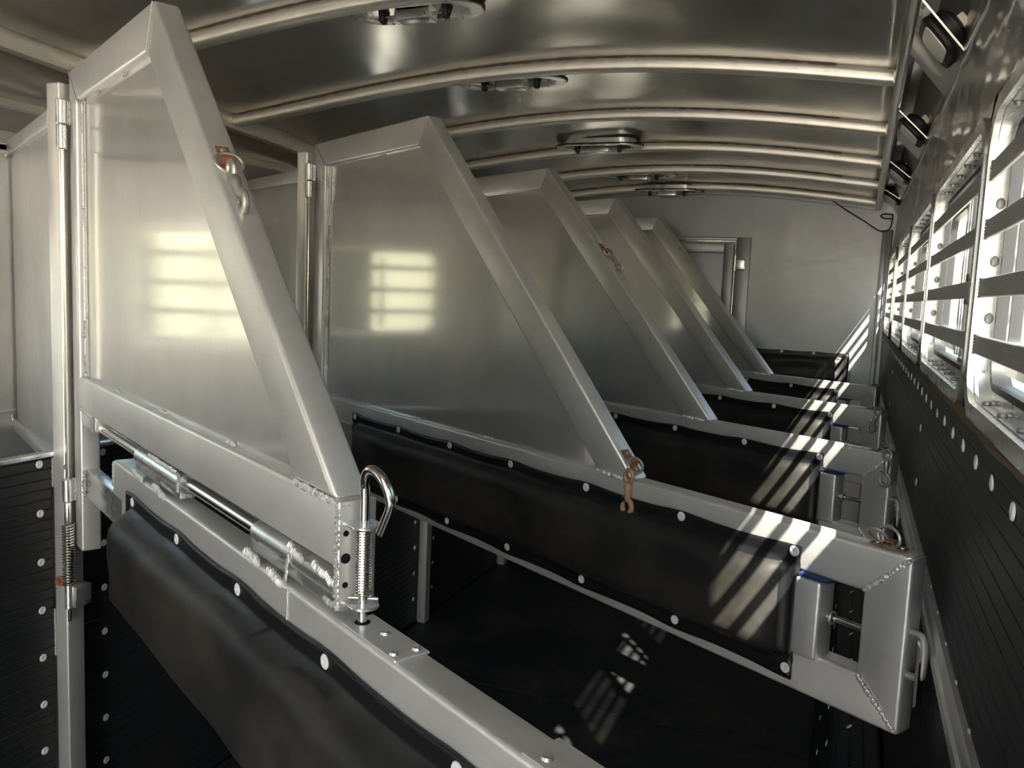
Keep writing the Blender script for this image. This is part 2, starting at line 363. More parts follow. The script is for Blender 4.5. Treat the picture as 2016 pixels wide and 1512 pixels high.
# windows
_m = MB(); _m.blob((0, 0, 0), (1, 1, 1), 2); RM = bpy.data.meshes.new('rivet'); _m.bm.to_mesh(RM); _m.bm.free(); RM.materials.append(M['dullsteel'])
for _p in RM.polygons: _p.use_smooth = True
BARZ = [1.756, 1.676, 1.595, 1.5165]      # tops of the bars
def left_window(i, y1):
    y0 = y1 - LLEN; W = empty_struct('window_%d' % i, (XML, y0, LZ0)); off = V((XML, y0, LZ0)); ym = (y0 + y1) / 2
    def B(mb, n, m, **k):
        bmesh.ops.translate(mb.bm, vec=-off, verts=mb.bm.verts); return mb.build(n, m, W, **k)
    f = MB(); ring_plate(f.bm, rrect(y0, y1, LZ0, LZ1, .07), rrect(y0 + .022, y1 - .022, LZ0 + .022, LZ1 - .022, .05), XML - .001, XML + .008); B(f, 'flange', M['bright'])
    f = MB(); ring_plate(f.bm, rrect(y0 + .021, y1 - .021, LZ0 + .021, LZ1 - .021, .05), rrect(y0 + .036, y1 - .036, LZ0 + .036, LZ1 - .036, .04), -2.42, -2.40); B(f, 'window_frame', M['bright'])
    f = MB(); f.box((-2.412, y0 + .036, LZ0 + .036), (-2.409, y1 - .036, LZ1 - .036)); B(f, 'window_pane', M['glass'], smooth=False)
    f = MB(); f.box((-2.415, ym - .012, LZ0 + .05), (-2.40, ym + .012, LZ1 - .05), .002); B(f, 'mullion', M['bright'])
    ys = y1 - .2 if abs(y1 - 1.53) > .1 else y1 - .06
    f = MB(); f.box((-2.405, ys, LZ0 + .036), (-2.4045, y1 - .036, LZ1 - .036)); B(f, 'insect_screen', M['screen'], smooth=False)
    for zt in (1.63, 1.54, 1.45):
        f = MB(); f.box((XML - .012, y0 + .024, zt - .020), (XML - .006, y1 - .024, zt), .001, 1); B(f, 'window_bar', M['barm'])
    return W
for i, y in enumerate(lfar):
    if y < YF - .05: left_window(7 + i, y)

def window(i, yf):
    y1 = yf; y0 = yf - WLEN
    W = empty_struct('window_%d' % i, (XR, y0, WZ0))
    L = lambda mb, n, m, par=W, **k: mb.build(n, m, par, **k)
    def T(p): return p
    off = V((XR, y0, WZ0))
    def B(mb, n, m, par=W, **k):
        bmesh.ops.translate(mb.bm, vec=-off, verts=mb.bm.verts); return mb.build(n, m, par, **k)
    f = MB(); ring_plate(f.bm, rrect(y0, y1, WZ0, WZ1, .08), rrect(y0 + .022, y1 - .022, WZ0 + .022, WZ1 - .022, .062), XR - .009, XR + .001)
    bmesh.ops.bevel(f.bm, geom=[e for e in f.bm.edges if e.is_manifold and e.calc_face_angle(0) > .8], offset=.0025, segments=2, affect='EDGES')
    B(f, 'flange', M['bright'])
    f = MB(); ring_plate(f.bm, rrect(y0 + .021, y1 - .021, WZ0 + .021, WZ1 - .021, .064), rrect(y0 + .024, y1 - .024, WZ0 + .024, WZ1 - .024, .062), XR, .191); B(f, 'jamb_liner', M['bright'])
    f = MB(); ring_plate(f.bm, rrect(y0 + .022, y1 - .022, WZ0 + .022, WZ1 - .022, .062), rrect(y0 + .042, y1 - .042, WZ0 + .042, WZ1 - .042, .045), .183, .201)
    B(f, 'window_frame', M['bright'])
    f = MB(); ring_plate(f.bm, rrect(y0 + .040, y1 - .040, WZ0 + .040, WZ1 - .040, .045), rrect(y0 + .049, y1 - .049, WZ0 + .049, WZ1 - .049, .04), .18, .204); B(f, 'rubber_seal', M['black'])
    ym = (y0 + y1) / 2
    gl = MB(); gl.box((.194, ym, WZ0 + .043), (.197, y1 - .043, WZ1 - .043)); B(gl, 'window_pane', M['glass'], smooth=False)
    # sliding sash frame of the far half
    f = MB(); ring_plate(f.bm, rrect(ym - .01, y1 - .1, WZ0 + .066, WZ1 - .066, .035), rrect(ym + .012, y1 - .122, WZ0 + .086, WZ1 - .086, .028), .187, .199); B(f, 'sash_frame', M['bright'])
    f = MB(); ring_plate(f.bm, rrect(ym + .012, y1 - .122, WZ0 + .086, WZ1 - .086, .028), rrect(ym + .018, y1 - .128, WZ0 + .092, WZ1 - .092, .024), .186, .2); B(f, 'sash_seal', M['black'])
    f = MB(); f.box((.184, ym - .012, WZ0 + .06), (.201, ym + .004, WZ1 - .06), .002); f.box((.187, ym - .03, WZ0 + .06), (.201, ym - .018, WZ1 - .06), .001); B(f, 'mullion', M['bright'])
    if i != 1:
        f = MB(); f.box((.19, y0 + .042, WZ0 + .043), (.1905, ym - .018, WZ1 - .043)); B(f, 'insect_screen', M['screen'], smooth=False)
    else:
        f = MB(); f.box((.19, y0 + .042, WZ0 + .043), (.1905, ym - .018, WZ1 - .043)); B(f, 'insect_screen', M['screen'], smooth=False)
    f = MB(); f.prism([(ym - .03, 1.62), (ym - .075, 1.60), (ym - .075, 1.59), (ym - .03, 1.56)], .199, .189, 'x', .002, 2); B(f, 'latch_knob', M['black'])
    for zt in BARZ:
        f = MB(); f.box((XR - .006, y0 + .03, zt - .0265), (XR + .000, y1 - .03, zt), .0012, 1); bar = B(f, 'window_bar', M['barm'])
    for zt in BARZ:
        for ye, d in ((y1 - .036, -1), (y0 + .036, 1)):
            f = MB()
            for q in range(6): f.blob((XR - .004, ye + d * .004, zt - .001 - q * .0048), (.004, .010, .0036))
            B(f, 'weld_bead', M['barm'])
    def riv(p, sc):
        o = bpy.data.objects.new('rivet', RM); C.objects.link(o); o.parent = W; o.location = V(p) - off; o.scale = sc
    for q in range(6):
        yy = y0 + .12 + q * (WLEN - .24) / 5
        for zz in (WZ0 + .026, WZ1 - .026):
            for xx in (.170, .179): riv((xx, yy + (.0 if xx < .175 else .012), zz), (.006, .008, .004))
    for zz in (1.70, 1.62, 1.54, 1.46): riv((.174, y1 - .026, zz), (.006, .004, .008))
    return W
for i, yf in enumerate(wfar): window([6, 16, 1, 2, 3, 4, 5][i], yf)

# door in the front wall
DO = V((-1.4, YF, 0)); dd = empty_struct('door_1', DO)
def D(mb, n, m, par=dd, **k):
    bmesh.ops.translate(mb.bm, vec=-DO, verts=mb.bm.verts); return mb.build(n, m, par, **k)
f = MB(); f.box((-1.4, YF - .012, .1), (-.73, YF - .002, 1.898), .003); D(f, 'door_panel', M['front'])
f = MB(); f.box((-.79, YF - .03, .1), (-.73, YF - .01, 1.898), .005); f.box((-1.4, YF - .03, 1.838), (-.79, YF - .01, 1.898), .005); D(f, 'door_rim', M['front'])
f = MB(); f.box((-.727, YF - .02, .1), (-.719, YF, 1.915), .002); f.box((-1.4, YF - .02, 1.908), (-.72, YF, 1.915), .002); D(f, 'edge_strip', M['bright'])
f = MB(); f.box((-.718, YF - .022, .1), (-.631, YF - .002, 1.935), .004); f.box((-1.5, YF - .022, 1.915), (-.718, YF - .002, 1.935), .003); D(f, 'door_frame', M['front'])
h = MB(); h.box((-.713, YF - .045, 1.735), (-.657, YF - .02, 1.80), .006, 3); h.cyl((-.720, YF - .035, 1.73), (-.720, YF - .035, 1.825), .008); D(h, 'door_hinge', M['bright'])

# ------------------------------------------------------------------ roof bows, each with the line of grime on its top edge
names_b = ['crossing the ceiling nearest above the camera, hidden mostly', 'a']
def bow(y, label):
    xs = [.052 + (-2.465 - .052) * i / 60 for i in range(61)]
    t = thing('roof_bow', label, 'ceiling beam', (0, y, zo(y)), 0, 'arched roof bows across the ceiling')
    bm = bmesh.new(); rings = []
    for x in xs:
        z = arch(x); rings.append([bm.verts.new(p) for p in ((x, .004, z), (x, 0, z + .005), (x, 0, z + .036), (x, .008, z + .042), (x, .052, z + .042), (x, .058, z + .036), (x, .058, z + .005), (x, .054, z))])
    for A, B in zip(rings, rings[1:]):
        for k in range(8): bm.faces.new((A[k], A[(k + 1) % 8], B[(k + 1) % 8], B[k]))
    bm.faces.new(rings[0]); bm.faces.new(rings[-1][::-1])
    mb = MB(); mb.bm.free(); mb.bm = bm; mb.build('beam', M['bow'], t, angle=60)
    mb = MB(); pts = []; rs = []
    for q in range(150):
        x = -.12 + (-2.42 + .12) * q / 149; pts.append((x, -.0015, arch(x) + .0385 + random.uniform(-.001, .001)))
        rs.append(max(.0008, .0022 + .0012 * noise.noise(V((x * 30, y, 0))) + random.uniform(-.0006, .0010)))
    mb.tube(pts, rs, 6); mb.build('grime_line', M['brown'], t)
    weldo(t, ((.05, -.002, arch(.05)), (.05, -.002, arch(.05) + .034), .006), ((-2.463, -.002, arch(-2.46)), (-2.463, -.002, arch(-2.46) + .034), .007))
    return t
blab = {2: 'curved roof bow behind the near divider peak, top left corner', 3: 'curved roof bow running just below the second roof vent from the camera side',
        4: 'bright arched roof bow, first complete one counting from the camera', 5: 'second complete arched roof bow from the camera, above the second divider peak',
        6: 'third complete arched roof bow, directly in line with the middle roof vent', 7: 'fourth complete arched roof bow, just nearer than the small fourth vent',
        8: 'last bright arched roof bow before the front wall'}
bow_lab = ['arched roof bow nearest the rear doors, behind the camera', 'second arched roof bow from the rear doors, behind the camera', 'arched roof bow overhead of the camera',
           'roof bow cut by the top left edge of the photo, behind the near divider peak', 'long arched roof bow crossing the ceiling just above the second roof vent',
           'arched roof bow behind the top corner of the second divider', 'arched roof bow just above and behind the middle roof vent',
           'arched roof bow between the middle vent and the small fourth vent', 'farthest sunlit arched roof bow, next to the front wall trim']
for y, lb in zip(bows, bow_lab):
    if y < YF - .1: bow(y, lb)
f = MB(); bmx = []
bm = bmesh.new(); rings = []
for i in range(61):
    x = .052 + (-2.465 - .052) * i / 60; z = arch(x) - .003 + zo(YF)
    rings.append([bm.verts.new(p) for p in ((x, YF - .03, z), (x, YF - .03, z + .04), (x, YF, z + .04), (x, YF, z))])
for A, B in zip(rings, rings[1:]):
    for k in range(4): bm.faces.new((A[k], A[(k + 1) % 4], B[(k + 1) % 4], B[k]))
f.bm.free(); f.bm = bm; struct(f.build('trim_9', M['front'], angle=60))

# ------------------------------------------------------------------ roof vents
def vent(x, y, label, drop=0):
    zc = arch(x) + .030 + zo(y) - drop; t = thing('roof_vent', label, 'vent', (x, y, zc), 0, 'oblong roof vents in the ceiling')
    def stad(L, R, n=14):
        pts = []
        for cx, a0 in ((L, -PI / 2), (-L, PI / 2)):
            for k in range(n + 1): a = a0 + PI * k / n; pts.append((cx + R * math.cos(a) * 1.2, R * math.sin(a)))
        return pts
    def ring(o, i, z0, z1):
        f = MB(); n = len(o); vs = [[f.bm.verts.new((p[0], p[1], z)) for p in L] for z in (z0, z1) for L in (o, i)]
        a, b, c, d = vs
        for k in range(n):
            q = (k + 1) % n
            f.bm.faces.new((a[k], a[q], b[q], b[k])); f.bm.faces.new((c[k], d[k], d[q], c[q])); f.bm.faces.new((b[k], b[q], d[q], d[k])); f.bm.faces.new((a[k], c[k], c[q], a[q]))
        return f
    ring(stad(.125, .090), stad(.115, .066), -.004, .001).build('flange', M['bright'], t)
    ring(stad(.127, .093), stad(.12, .085), .001, .008).build('gasket', M['black'], t)
    ring(stad(.1155, .068), stad(.112, .062), -.002, .035).build('throat', M['bright'], t)
    f = MB(); o = stad(.13, .075); f.prism(o, .034, .038, 'z'); f.build('cap', M['black'], t)
    f = MB(); f.prism([(-.030, .002), (-.034, -.026), (.028, -.028), (.030, -.018), (-.022, -.016), (-.022, .002)], -.06, .06, 'x', .0015, 2); f.build('handle', M['bright'], t)
    f = MB(); f.box((-.058, -.022, -.014), (.058, .020, .004), .001); f.build('handle_slot', M['black'], t)
    f = MB(); f.cyl((-.125, -.012, -.010), (.125, -.012, -.010), .0035, 10); f.build('crank_rod', M['dullsteel'], t)
    for sx in (-1, 1):
        f = MB(); f.prism([(-.035, .015), (-.026, -.026), (-.004, -.030), (.020, .015)], sx * .115 - .009, sx * .115 + .009, 'x', .002, 2)
        f.build('arm', M['black'], t)
        f = MB(); f.prism([(-.03, .012), (-.034, -.022), (.025, -.022), (.03, .012)], sx * .062 - .001, sx * .062 + .001, 'x'); f.build('bracket', M['bright'], t)
    for px, py in ((-.19, 0), (.19, 0), (-.13, -.077), (.13, -.077), (0, -.078), (-.13, .077), (.13, .077)):
        f = MB(); f.blob((px, py, -.004), (.006, .006, .003), 2); f.build('screw', M['bright'], t)
    return t
vy = [2.33, 3.06, 4.08, 4.87, 5.31]; vx_ = dict(zip(vy, (-1.30, -1.285, -1.235, -1.225, -1.15)))
vl = ['largest and nearest oblong roof vent, cut by the top edge of the photo', 'second nearest oblong roof vent, under the first complete bow', 'middle oblong roof vent with a black gasket rim overlapping a bow',
      'small fourth roof vent tucked behind a roof bow', 'farthest dark roof vent beside the front wall']
for y, lb, dr in zip(vy, vl, (0, 0, .022, .012, .030)):
    vt = vent(vx_[y], y, lb, dr); vt.scale = (.93, .93, 1)

# ------------------------------------------------------------------ ceiling lights in the right-hand cove
def light(y, label):
    A = V((.083, y, 2.208 + .4 * zo(y))); B = V((.176, y, 2.108)); ex = (B - A).normalized(); ey = (V((0, 1, 0)) - ex * ex.y).normalized(); ez = ex.cross(ey)  # ez points up/outside
    if ez.z < 0: ez = -ez
    L = (B - A).length; rot = Matrix((ex, ey, ez)).transposed().to_4x4(); o = (A + B) / 2
    t = thing('ceiling_light', label, 'light fixture', o, 0, 'interior lights along the right ceiling corner')
    def put(mb, n, m): bmesh.ops.transform(mb.bm, matrix=rot, verts=mb.bm.verts); return mb.build(n, m, t)
    f = MB(); f.box((-L / 2 - .006, 0, -.001), (L / 2 + .006, .44, .001)); put(f, 'mounting_plate', M['wallpol'])
    f = MB(); f.box((-L / 2 - .004, -.0015, -.002), (L / 2 + .004, .001, .002)); put(f, 'plate_lip', M['bright'])
    def rr2(a, b, r, z, n=6):
        return [(p[0] , p[1] + .10) for p in rrect(-a, a, -b, b, r, n)]
    f = MB(); f.prism(rr2(.056, .080, .036, 0), -.016, -.001, 'z', .005, 3); put(f, 'bezel', M['black'])
    f = MB(); f.prism(rr2(.038, .060, .02, 0), -.019, -.014, 'z', .003, 2); put(f, 'lens', M['lens'])
    f = MB(); f.lathe([(.001, 0), (.046, .001), (.046, .022), (.030, .034), (.001, .035)], (0, .05, .001), (0, 0, 1), 24); put(f, 'light_housing', M['black'])
    f = MB(); f.box((-.008, .02, .034), (.022, .055, .05), .003, 2); put(f, 'plug', M['whitebox'])
    for k in range(3):
        f = MB(); f.tube([(.02, .03 + .008 * k, .04), (.032, .015 + .01 * k, .045 + .004 * k), (.045, .03, .03), (.045, .05, .015)], .0013, 6); put(f, 'wire', M['black'])
    for sx in (-1, 1):
        for yy in (.03, .2):
            f = MB(); f.blob((sx * L / 2, yy, -.003), (.006, .006, .003), 2); put(f, 'screw', M['bright'])
    return t
for y, lb in zip((2.13, 3.18, 4.12, 4.95), ('nearest black-rimmed ceiling light in the upper right corner', 'second nearest black-rimmed ceiling light in the right cove, with a plug and wires',
        'third black-rimmed ceiling light along the right cove', 'farthest black-rimmed ceiling light, by the front wall corner')): light(y, lb)

# ------------------------------------------------------------------ cable in the front right corner
YW = YF - .03
def fw(p): return (p[0] * FK, YF - .03 - (YFo - p[1]), 1.5511 + (p[2] - 1.5511) * FK)
YFo = YW
f = MB()
def sm_(pts, k=4):
    out = []
    P = [V(p) for p in pts]
    for i in range(len(P) - 1):
        a = P[max(i - 1, 0)]; b = P[i]; c = P[i + 1]; d = P[min(i + 2, len(P) - 1)]
        for j in range(k):
            t = j / k; out.append(.5 * ((2 * b) + (c - a) * t + (2 * a - 5 * b + 4 * c - d) * t * t + (3 * b - a - 3 * c + d) * t ** 3))
    out.append(P[-1]); return out
f.tube(sm_([fw(q_) for q_ in [(-.223, YW, 2.262), (-.1, YW, 2.18), (-.004, YW, 2.122), (.071, YW, 2.071), (.11, YW, 2.052), (.15, YW, 2.06), (.17, YW - .01, 2.09), (.175, YW - .02, 2.16)]]), .0035, 8)
cab = tag(f.build('electric_cable', M['black']), 'thin dark cable sagging across the front wall into the right corner', 'cable'); f = MB()
f.tube(sm_([fw(q_) for q_ in [(.175, YW - .015, 2.16), (.12, YW - .02, 2.165), (.10, YW - .02, 2.15), (.13, YW - .02, 2.135), (.18, YW - .02, 2.135)]]), .0035, 8)
f.build('cable_loop', M['black'], cab)

# ------------------------------------------------------------------ rubber floor mats
def floor_mat(y0, y1, lb):
    f = MB(); f.box((-1.775, y0 + .002, -.016), (.155, y1 - .002, 0), .002, 1); f_ = f.build('floor_mat', M['mat'], loc=(0, y0, 0)); tag(f_, lb, 'floor mat', 'black rubber floor mats')
floor_mat(Y0, 1.1, 'black rubber floor mat nearest the rear, under the near divider')
floor_mat(1.1, 2.93, 'black rubber floor mat in the middle, with the brightest sun spots on its far edge')
floor_mat(2.93, 4.6, 'black rubber floor mat just beyond the seam, with striped sun patches')
floor_mat(4.6, YF, 'black rubber floor mat farthest away, against the front wall')

# ------------------------------------------------------------------ rubber wall liners with washers
def washer_mesh():
    mb = MB(); mb.lathe([(.0095, 0), (.0098, .0012), (.0085, .0026), (.0045, .0032), (.0035, .0022), (.002, .0022), (.001, .0012)], (0, 0, 0), (0, 0, 1), 18)
    me = bpy.data.meshes.new('washer'); bmesh.ops.recalc_face_normals(mb.bm, faces=mb.bm.faces); mb.bm.to_mesh(me); mb.bm.free(); me.materials.append(M['washer'])
    for p in me.polygons: p.use_smooth = True
    return me
WM = washer_mesh()
def washer(parent, p, nrm, s=1):
    o = bpy.data.objects.new('washer', WM); C.objects.link(o); o.parent = parent
    o.rotation_mode = 'QUATERNION'; o.rotation_quaternion = V(nrm).to_track_quat('Z', 'Y'); o.location = p; o.scale = (s, s, s); return o
# left : manger front liners between posts
PY = [.50 + .95 * k for k in range(6)]
liner_lab = {0: 'ribbed black rubber liner on the manger front, at the lower left edge of the photo', 1: 'ribbed black rubber liner between the first and second hinge posts, under the near divider',
             2: 'ribbed black rubber liner between the second and third hinge posts, in deep shade', 3: 'ribbed black rubber liner beyond the third hinge post'}
segs = [(Y0, .498, 'ribbed black rubber liner on the manger front behind the camera')] + [(PY[k] + .05, PY[k + 1], None) for k in range(5)] + [(PY[5] + .05, YF, 'ribbed black rubber liner on the manger front beside the front wall')]
sl = {1: 'ribbed black rubber liner with white washers at the lower left edge of the photo', 2: 'ribbed black rubber liner under the near divider, right of the first hinge post',
      3: 'dark ribbed rubber liner left of the free-standing post foot under the second divider', 4: 'dark ribbed rubber liner right of the post foot under the second divider', 5: 'dark ribbed rubber liner seen past the fourth post foot'}
for k, (a, b, lb) in enumerate(segs):
    lb = lb or sl[k]
    t = thing('wall_liner', lb, 'wall liner', (XL, a, 0), 0, 'ribbed rubber liners on the manger front')
    f = MB(); f.box((-.012, .002, .0), (-.003, b - a - .001, 1.103), .001, 1); f.build('rubber_sheet', M['rib'], t)
    for q in range(9):
        zz = 1.09 - .121 * q
        washer(t, (-.003, b - a - .034, zz), (1, 0, 0)); washer(t, (-.003, .10 if k > 1 else .05, zz), (1, 0, 0))
# manger front sheet behind + cap + pan
f = MB(); f.box((-1.80, Y0, 0), (-1.7912, YF, 1.104)); struct(f.build('trim_10', M['manger'], smooth=False))
f = MB(); f.box((-1.802, Y0, 1.104), (-1.776, YF, 1.1165), .003, 2); struct(f.build('trim_11', M['bright']))
f = MB(); f.prism([(-1.80, .98), (-2.36, .78), (-2.36, .76), (-1.80, .96)], Y0, YF, 'y'); struct(f.build('trim_12', M['manger'], smooth=False))
# right liner : long sheet with ragged top, washers
t = thing('wall_liner', 'black rubber liner with ragged brown top edge along the right wall under the windows', 'wall liner', (XR, 0, 0))
bm = bmesh.new(); nY = 260; nZ = 30; g_ = []
for j in range(nY + 1):
    y = Y0 + (YF - .005 - Y0) * j / nY; row = []
    top = 1.3985 + .007 * noise.noise(V((y * 4.2, 1, 0))) + .003 * noise.noise(V((y * 15, 2, 0)))
    for i in range(nZ + 1):
        fz = i / nZ; z = .02 + (top - .02) * fz
        x = -.0075 - .003 * noise.noise(V((y * 2, z * 3, 5))) - (.005 * max(0, (z - 1.372) / .03) * (1 + noise.noise(V((y * 7, 0, 9)))))
        row.append(bm.verts.new((x, y, z)))
    g_.append(row)
for j in range(nY):
    for i in range(nZ): bm.faces.new((g_[j][i], g_[j + 1][i], g_[j + 1][i + 1], g_[j][i + 1]))
mb = MB(); mb.bm.free(); mb.bm = bm; o = mb.build('rubber_sheet', M['rib'], t, angle=60)
bm = bmesh.new(); prev = None
for j in range(nY + 1):
    y = g_ and Y0 + (YF - .005 - Y0) * j / nY
    top = 1.3985 + .007 * noise.noise(V((y * 4.2, 1, 0))) + .003 * noise.noise(V((y * 15, 2, 0)))
    xo = -.0075 - .003 * noise.noise(V((y * 2, top * 3, 5))) - (.005 * max(0, (top - 1.372) / .03) * (1 + noise.noise(V((y * 7, 0, 9)))))
    w_ = .002 * noise.noise(V((y * 11, 0, 3)))
    r_ = [bm.verts.new(q) for q in ((xo - .0005, y, top - .003), (xo - .0005, y, top + .001 + w_), (-.001, y, top + .006 + w_), (-.001, y, top - .003))]
    if prev:
        for k in range(4): bm.faces.new((prev[k], prev[(k + 1) % 4], r_[(k + 1) % 4], r_[k]))
    prev = r_
mb = MB(); mb.bm.free(); mb.bm = bm; mb.build('frayed_edge', M['brown'], t, angle=60)
y = .915 - .1355 * 4
while y < 5.4: washer(t, (-.008, y, 1.361 + random.uniform(-.002, .002)), (-1, 0, 0)); y += .1355
y = .763
while y < 5.4: washer(t, (-.008, y, 1.074), (-1, 0, 0), .95) if False else washer(t, (-.008, y, 1.078), (-1, 0, 0), .95); y += .131
for yy, zz in ((2.06, 1.285), (2.042, 1.167), (3.7, 1.29), (3.68, 1.16)): washer(t, (-.009, yy, zz), (-1, 0, 0), .95)
# rub rail on the right wall
t = thing('rub_rail', 'long aluminium channel along the right wall behind the divider ends', 'rail', (.142, 0, 1.050))
f = MB(); f.prism([(.017, .034), (.005, .034), (.003, .030), (.003, .012), (.007, .008), (.007, -.008), (.003, -.012), (.003, -.030), (.005, -.034), (.017, -.034)], Y0, YF - .01, 'y'); f.build('channel', M['tube'], t, angle=30)
# wheel well cover, lower right
t = thing('wheel_well_cover', 'black rubber-covered wheel well bulging from the right wall at floor level', 'wheel well', (.155, 1.0, 0))
f = MB(); f.prism([(-.185, .0), (-.125, .34), (-.02, .42), (-.006, .42), (-.006, 0)], 0, 3.0, 'y', .01, 2); f.build('cover', M['rib'], t)
nn = V((-.34, 0, .06)).normalized()
for q in range(12):
    yy = .25 + .24 * q
    washer(t, (-.158, yy, .157), nn, .9); washer(t, (-.1345, yy + .05, .289), nn, .9); washer(t, (-.08, yy, .377), V((-.08, 0, .105)).normalized(), .9)

# ------------------------------------------------------------------ hinge posts
def spring(mb, a, b, R, r, turns, n=10):
    a = V(a); b = V(b); d = (b - a); L = d.length; d.normalize(); u = d.orthogonal().normalized(); v = d.cross(u); pts = []
    N = turns * n
    for k in range(N + 1):
        an = 2 * PI * k / n; pts.append(a + d * (L * k / N) + R * (math.cos(an) * u + math.sin(an) * v))
    mb.tube(pts, r, 7)
def hinge_post(y, label):
    t = thing('hinge_post', label, 'post', (-1.758, y, 0), 0, 'aluminium hinge posts along the manger front')
    f = MB(); f.box((-.021, 0, 0), (.021, .05, 1.985), .005, 3); f.build('post_tube', M['tube'], t)
    kx, ky = .032, -.003
    for za, zb, rad, nm in ((1.831, 1.886, .012, 'hinge_knuckle'), (.943, .998, .0085, 'hinge_pin')):
        f = MB(); f.lathe([(rad * .85, 0), (rad, .002), (rad, zb - za - .002), (rad * .85, zb - za)], (kx, ky, za), (0, 0, 1), 20); f.build(nm, M['bright'], t)
    f = MB(); f.lathe([(.002, 0), (.0105, .001), (.0105, .06), (.002, .061)], (kx, ky, .732), (0, 0, 1), 20); f.box((kx - .004, ky, .735), (kx + .022, ky + .046, .788), .003, 2); f.build('spring_collar', M['bright'], t)
    f = MB(); spring(f, (kx, ky, .790), (kx, ky, .943), .0125, .0026, 22); f.build('spring', M['steel'], t)
    f = MB(); f.cyl((kx, ky, .70), (kx, ky, 1.86), .0045, 10); f.build('hinge_rod', M['steel'], t)
    f = MB(); f.lathe([(.001, 0), (.008, .0), (.008, .005), (.006, .007), (.001, .007)], (.021, .004, 1.083), (1, -.3, 0), 6); f.build('brass_bolt', M['dullsteel'], t)
    f = MB(); f.lathe([(.001, 0), (.013, 0), (.013, .003), (.007, .004), (.007, .012), (.001, .013)], (.0, 0, .795), (0, -1, 0), 12); f.build('rusty_bolt', M['rust'], t)
    weldo(t, ((-.021, -.001, .6), (-.021, -.001, .72), .006), ((-.021, -.001, 1.03), (-.021, -.001, 1.10), .006))
    # kick stub : flat strap and socket
    return t
pl = ['aluminium hinge post behind the camera', 'tall aluminium hinge post at the left edge carrying the near divider, spring at mid height', 'aluminium hinge post carrying the second divider, its top left of the second peak',
      'hinge post whose bare lower half shows under the second divider', 'hinge post of which only a short foot shows below the second divider rail', 'hinge post farthest away, next to the front wall']
for y, lb in zip(PY, pl): hinge_post(y, lb)
# hinge post for y: PY = .50,1.45,2.40,...

# ------------------------------------------------------------------ manger dividers behind the posts
PH = -.5233
def manger_divider(y, lb):
    t = thing('manger_divider', lb, 'partition', (-1.775, y + .03, 0), PI + PH, 'sheet partitions between the mangers')
    L = .665
    f = MB(); f.prism([(0, 1.065), (L, 1.065), (L, 1.10), (0, 1.10)], 0, .025, 'y', .003, 2); f.build('bottom_tube', M['tube'], t)
    f = MB(); f.prism([(0, 1.885), (L, 1.885), (L, 1.925), (0, 1.925)], 0, .025, 'y', .003, 2); f.build('top_tube', M['tube'], t)
    f = MB(); f.box((0, .010, 1.09), (L - .005, .0125, 1.90)); f.build('sheet', M['manger'], t, smooth=False)
    weldo(t, ((L - .01, .02, 1.07), (L - .01, .028, 1.11), .012), ((L - .03, .026, 1.885), (L, .026, 1.885), .012), ((.30, .014, 1.885), (.36, .014, 1.885), .006), ((.30, .014, 1.10), (.35, .014, 1.10), .006))
    return t
ml = ['plain metal manger partition behind the first hinge post at the left edge', 'plain metal manger partition seen between the near divider and the second hinge post', 'manger partition hidden behind the second divider',
      'manger partition behind the third divider', 'manger partition nearest the front wall']
for y, lb in zip(PY[1:3], ml): manger_divider(y, lb)

